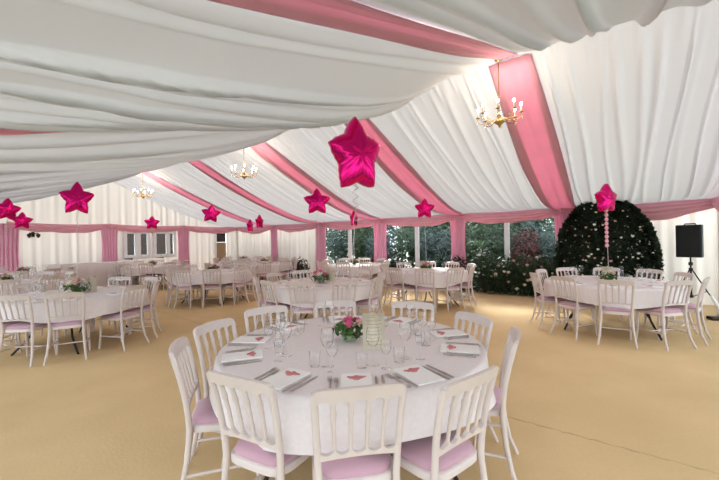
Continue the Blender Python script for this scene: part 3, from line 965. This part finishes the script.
# pale upright with a dark foot at the right edge
q = at_z(717, 320, 0)
sb = thing('banner_stand', 'dark-footed stand with pale upright at the lower right edge', 'stand', q, .4)
mb = MB(); mb.box((0, 0, .03), (.24, .16, .06)); bevel(mb.build('foot', M['iron'], sb, smooth=False), .02, 3)
mb = MB(); mb.tube([(-.05, 0, .05), (-.04, 0, .2), (.08, 0, .42)], [.05, .03, .02], 10); mb.build('upright', M['white'], sb)

# wall light on the far gable
wl0 = at_d(33.5, 236, 9.1); d_ = 9.1
while wl0.x < LEN-.09: d_ += .02; wl0 = at_d(33.5, 236, d_)
wl = thing('wall_light', 'small dark bronze bracket light hanging below the swag on the gable', 'lamp', wl0)
mb = MB()
for s_ in (-1, 1): mb.tube([(.05, 0, .06), (-.02, s_*.05, .07), (-.03, s_*.10, .10), (-.03, s_*.11, .02)], .014, 8)
mb.box((.06, 0, .05), (.03, .08, .16)); mb.build('bracket', M['iron'], wl)
for s_ in (-1, 1):
    mb = MB(); mb.lathe([(.02, -.06), (.055, .0), (.05, .06), (.03, .07)], 12, (-.03, s_*.11, .0)); mb.build('lamp_shade', M['iron'], wl)

# long draped serving table along the gable
bt = thing('serving_table', 'long white-draped serving table along the far gable at left', 'table', (LEN-.75, 6.05, 0), 0)
mb = MB(); mb.box((0, 0, .88), (.7, 2.3, .03)); mb.build('tabletop', M['ply'], bt, smooth=False)
for sx in (-1, 1):
    for sy in (-1, 1):
        mb = MB(); mb.tube([(sx*.3, sy*1.05, 0), (sx*.3, sy*1.05, .87)], .018, 8); mb.build('leg', M['bmetal'], bt)
mb = MB(); nn = 200
def perim(i):
    per = 2*(.72+2.34); s_ = per*i/nn
    if s_ < .72: return (-.36+s_, -1.17)
    s_ -= .72
    if s_ < 2.34: return (.36, -1.17+s_)
    s_ -= 2.34
    if s_ < .72: return (.36-s_, 1.17)
    return (-.36, 1.17-(s_-.72))
vs = []
for j, z in enumerate((.905, .895, .6, .3, .02)):
    for i in range(nn):
        x, y = perim(i); k = 1+(.02 if j == 1 else 0)+(.01*j*math.sin(i*.9) if j > 1 else 0)+(.02 if j > 1 else 0)
        vs.append((x*k, y*(1+(k-1)*.3), z))
fs = [(j*nn+i, (j+1)*nn+i, (j+1)*nn+(i+1) % nn, j*nn+(i+1) % nn) for j in range(4) for i in range(nn)]+[tuple(range(nn))]
mb.add(vs, fs); cl = mb.build('tablecloth', M['cloth'], loc=bt.location); tag(cl, 'long white floor-length cloth over the serving table at the gable', 'tablecloth')

# ------------------------------------------------------------------ planting inside
def bush(name, label, cat, base, rx, ry, h, mtl, n, leaf, seed, rot=0, roses=None, nroses=0, group=None, stem=True, rs=.035, z0=0.0):
    rr = random.Random(seed)
    t = thing(name, label, cat, base, rot, group)
    pts = blob_points(n, rx, ry, h*.55, (0, 0, h*.47), rr, .6, .2, seed, zmin=.03)
    low = [(Vector((rr.uniform(-rx, rx)*.92, rr.uniform(-ry, ry)*.92, rr.uniform(.02, h*.45))), Vector((0, 0, 1))) for _ in range(n//3)]
    leaf_cloud(pts+low, leaf, seed, .2).build('foliage', M[mtl], t, smooth=False)
    if stem:
        mb = MB()
        for i in range(6):
            a = i*1.05; mb.tube([(.03*math.cos(a), .03*math.sin(a), 0), (rx*.3*math.cos(a), ry*.3*math.sin(a), h*.45), (rx*.5*math.cos(a), ry*.5*math.sin(a), h*.8)], [.015, .01, .005], 6)
        mb.build('stems', M['bark'], t)
    for i in range(nroses):
        d = Vector((rr.gauss(0, 1), rr.gauss(0, 1), rr.uniform(-.5, 1))).normalized()
        p = Vector((d.x*rx, d.y*ry, h*.47+d.z*h*.52))*1.0
        if p.z < .1: p.z = .15
        rose_mb(p, rr.uniform(.6, 1.2)*rs, seed*50+i).build('rose', M[rr.choice(roses)], t)
    return t
RB = [((480, 294.5), .40, .30, 1.18, 'left-hand', 10), ((501, 296), .36, .30, 1.0, 'second', 8), ((522, 297.5), .40, .3, 1.06, 'third', 10), ((543, 299), .38, .30, 1.02, 'right-hand', 7)]
RBL = ['white-flowered rose bush at the left end of the bed, beside the pink curtain', 'low dark rose bush just left of the white window post',
       'rose bush just right of the white window post with pink and white blooms', 'rose bush at the right end of the bed, touching the foliage arch']
for i, (pp, rx, ry, h, w, nr) in enumerate(RB):
    p = at_z(*pp, 0); p.y = max(.40, min(p.y-.22, .5))
    bush('rose_bush', RBL[i], 'bush', p, rx*1.15, ry, h, 'ivy', 1500, .085, 60+i, roses=['rose_white', 'rose_white', 'rose_cream', 'rose_blush'], nroses=nr+4, group='rose bushes by the window', rs=.055)
for (px_, d_, h, rx, lab) in ((297, 13.2, .88, .55, 'dark leafy shrub below the blank lining, left of the leftmost garden window'),
                          (397, 11.6, 1.0, .32, 'dark leafy shrub at the foot of the middle pink curtain'),
                          (455, 10.1, 1.0, .45, 'dark leafy shrub behind the table left of the rose bushes')):
    p = spot(px_, d_); p.y = max(p.y, .42)
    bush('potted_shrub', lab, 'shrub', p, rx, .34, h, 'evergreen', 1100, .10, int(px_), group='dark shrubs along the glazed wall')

# foliage arch: dense dome of leaves with white flowers
def foliage_arch():
    pl = at_d(559, 280, 7.9); pr = at_d(661, 280, 7.3)
    # footprint parallel to the long wall
    yv = .62
    def hit(px_):
        d = ray(px_, 280); t = (yv-CAM.y)/d.y; return CAM.x+d.x*t
    xl, xr = hit(558), hit(659)
    cx_, hw = (xl+xr)/2, abs(xl-xr)/2
    dd = (Vector((cx_, yv, 0))-Vector((CAM.x, CAM.y, 0))).dot(FWD)
    ztop = at_d(606, 196, dd).z
    rr = random.Random(5)
    t = thing('foliage_arch', 'tall dome of dark leaves dotted with white flowers behind the right table', 'arch', (cx_, yv, 0))
    def half(z):      # half width at height z: straight sides bulging into a dome
        q = z/ztop
        return hw*(1-max(0, q-.3)**2.4/.7**2.4*.995)**.57*(1-.06*max(0, .3-q)) if q < 1 else 0
    pts = []
    while len(pts) < 17000:
        z = rr.uniform(.03, ztop); w = half(z)
        if rr.random() > w/hw+.15: continue
        x = rr.uniform(-w, w)*(1+.03*noise.noise(Vector((z*5, 0, 0))))
        depth = .33*math.sqrt(max(.05, 1-(x/max(w, .01))**2))*(1-.15*z/ztop)
        y = rr.choice([1, 1, 1, -1])*depth*(1-.3*rr.random()**2)
        y += .06*noise.noise(Vector((x*3, z*3, 2)))
        if rr.random() < .12: x = math.copysign(w, x)*(1+rr.uniform(-.03, .05))
        pts.append((Vector((x, y, z)), Vector((x*.4, y, .3))))
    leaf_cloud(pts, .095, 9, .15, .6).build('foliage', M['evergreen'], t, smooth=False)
    mb = MB()
    for s_ in (-.8, -.4, 0, .4, .8):
        mb.tube([(s_*hw, 0, 0), (s_*hw, 0, half(0)*.0+ztop*.5), (s_*hw*.75, 0, ztop*(.9-.25*abs(s_)))], .02, 6)
    mb.tube([(math.cos(a)*hw*.93, 0, .3+math.sin(a)*(ztop-.45)) for a in [PI*i/24 for i in range(25)]], .015, 6)
    mb.build('frame', M['bark'], t)
    for i in range(64):
        z = rr.uniform(.5, ztop*.93); w = half(z)*.93; x = rr.uniform(-w, w)
        y = .34*math.sqrt(max(.05, 1-(x/max(w, .01))**2))*(1-.15*z/ztop)+.02
        rose_mb((x, y, z), rr.uniform(.02, .042), 900+i).build('flower', M[rr.choice(['rose_white', 'rose_cream', 'rose_white', 'rose_blush'])], t)
foliage_arch()

# ------------------------------------------------------------------ garden beyond the glass
def tree(label, base, r, h, mtl, n, leaf, seed, name='garden_shrub', cat='shrub', trunk=.06):
    rr = random.Random(seed)
    t = thing(name, label, cat, (*base, -.06), 0, 'shrubs and trees in the garden')
    pts = []
    for i in range(6):
        c = (rr.uniform(-.45, .45)*r, rr.uniform(-.45, .45)*r, h*rr.uniform(.3, .75))
        k = rr.uniform(.5, .75)
        pts += blob_points(n//6, r*k, r*k, h*.32, c, rr, .5, .25, seed+i, zmin=.05)
    leaf_cloud(pts, leaf, seed, .3).build('foliage', M[mtl], t, smooth=False)
    mb = MB(); mb.tube([(0, 0, 0), (.05, .03, h*.35), (-.04, .05, h*.7)], [trunk, trunk*.8, trunk*.4], 8); mb.build('trunk', M['bark'], t)
    return t
GT = [  # x along, y beyond, r, h, material, label
 (3.2, -1.5, .8, 2.2, 'bluegreen', 'blue-green shrub outside the rose window, beside the arch'),
 (4.0, -1.15, .55, 1.75, 'redleaf', 'copper-red leaved shrub outside the rose window'),
 (4.9, -1.7, .8, 2.5, 'garden', 'mid-green shrub outside the rose window behind the white post'),
 (6.0, -2.2, 1.0, 3.0, 'garden', 'large green shrub outside, beyond the pink curtain'),
 (7.0, -1.5, .8, 2.0, 'bluegreen', 'blue-green bush outside the window left of the rose bushes'),
 (8.1, -1.9, .9, 2.6, 'garden', 'green bush outside behind the second white window post'),
 (9.2, -1.4, .75, 1.9, 'bluegreen', 'blue-green bush outside near the middle pink curtain'),
 (10.4, -1.8, .9, 2.5, 'garden', 'green shrub outside the leftmost garden window, right pane'),
 (11.7, -1.5, .85, 2.3, 'bluegreen', 'blue-green shrub outside the leftmost garden window, left pane'),
 (3.4, -4.2, 1.7, 4.2, 'garden', 'broad tree far out in the garden behind the arch'),
 (6.2, -4.8, 1.8, 4.6, 'bright', 'light green tree far out in the garden behind the rose window'),
 (9.2, -4.6, 1.8, 4.2, 'bright', 'light green tree far out beyond the middle garden window'),
 (12.2, -4.4, 1.8, 4.4, 'garden', 'dark green tree far out beyond the leftmost garden window'),
 (15.5, -4.6, 1.8, 4.4, 'garden', 'green tree far out at the left end of the garden'),
 (7.7, -3.2, 1.3, 3.6, 'garden', 'tall green tree outside between the two middle window posts'),
 (10.9, -3.1, 1.3, 3.6, 'bluegreen', 'tall blue-green tree outside the leftmost garden window'),
 (4.7, -3.0, 1.2, 3.6, 'bluegreen', 'tall blue-green tree outside the rose window'),
 (10.2, -7.6, 2.4, 6.0, 'garden', 'tall tree at the back of the garden seen past the middle pink curtain'),
 (18.2, -4.2, 1.8, 4.6, 'bluegreen', 'blue-green tree at the far left end of the garden'),
]
for i, (x, y, r, h, m_, lab) in enumerate(GT):
    tree(lab, (x, y), r, h, m_, 2600 if y > -3 else 3600, .13 if y > -3 else .2, 300+i, trunk=.05 if y > -3 else .12,
         name='garden_shrub' if y > -3 else 'garden_tree', cat='shrub' if y > -3 else 'tree')
# fan of narrow fronds outside the rose window
pf = thing('fern_palm', 'spray of narrow arching fronds outside the rose window, left pane', 'plant', (5.15, -.75, -.06))
mb = MB()
for i in range(34):
    a = rf.uniform(0, 2*PI); L_ = rf.uniform(.5, .9); pts = []
    for k in range(9):
        s_ = k/8; pts.append(Vector((math.cos(a)*L_*s_, .6*math.sin(a)*L_*s_, 1.2+1.0*s_-.9*s_*s_)))
    for k in range(8):
        sd = Vector((-math.sin(a), math.cos(a), 0))*.02*(1.05-k/8)
        mb.add([pts[k]-sd, pts[k]+sd, pts[k+1]+sd*.9, pts[k+1]-sd*.9], [(0, 1, 2, 3)])
mb.build('fronds', M['bright'], pf)
mb = MB(); mb.tube([(0, 0, 0), (.02, 0, .6), (0, 0, 1.22)], [.05, .04, .03], 8); mb.build('stem', M['bark'], pf)
# brick garden wall beyond the gable windows
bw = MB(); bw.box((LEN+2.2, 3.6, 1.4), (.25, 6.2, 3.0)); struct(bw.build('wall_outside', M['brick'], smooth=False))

# ------------------------------------------------------------------ light
w = bpy.data.worlds.new('overcast sky'); sc.world = w; w.use_nodes = True
nt = w.node_tree; bg = nt.nodes['Background']
bg.inputs[0].default_value = (.93, .96, 1.0, 1); bg.inputs[1].default_value = 4.0
sun = bpy.data.lights.new('sun', 'SUN'); sun.energy = 44.0; sun.angle = math.radians(18); sun.color = (1, .95, .88)
so = bpy.data.objects.new('sun', sun); COL.objects.link(so)
sd = Vector((-.5, 1.0, -.52)).normalized()      # travels from the garden side over the ridge
so.rotation_euler = sd.to_track_quat('-Z', 'Y').to_euler()
so.location = (6, -6, 9)

# ------------------------------------------------------------------ camera
cam = bpy.data.cameras.new('camera'); cam.sensor_width = 36; cam.lens = F/719*36; cam.clip_start = .05
co = bpy.data.objects.new('camera', cam); COL.objects.link(co)
cr, sr = math.cos(ROLL), math.sin(ROLL); UP = Vector((0, 0, 1))
ex = RIGHT*cr+UP*sr; ey = RIGHT*(-sr)+UP*cr; ez = -FWD
mm = Matrix((ex, ey, ez)).transposed().to_4x4(); mm.translation = CAM
co.matrix_world = mm
sc.camera = co
vs_ = sc.view_settings
vs_.view_transform = 'Standard'; vs_.look = 'None'; vs_.gamma = 1; vs_.use_curve_mapping = False
vs_.exposure = -0.2
sc.cycles.use_denoising = True
sc.cycles.transparent_max_bounces = 40
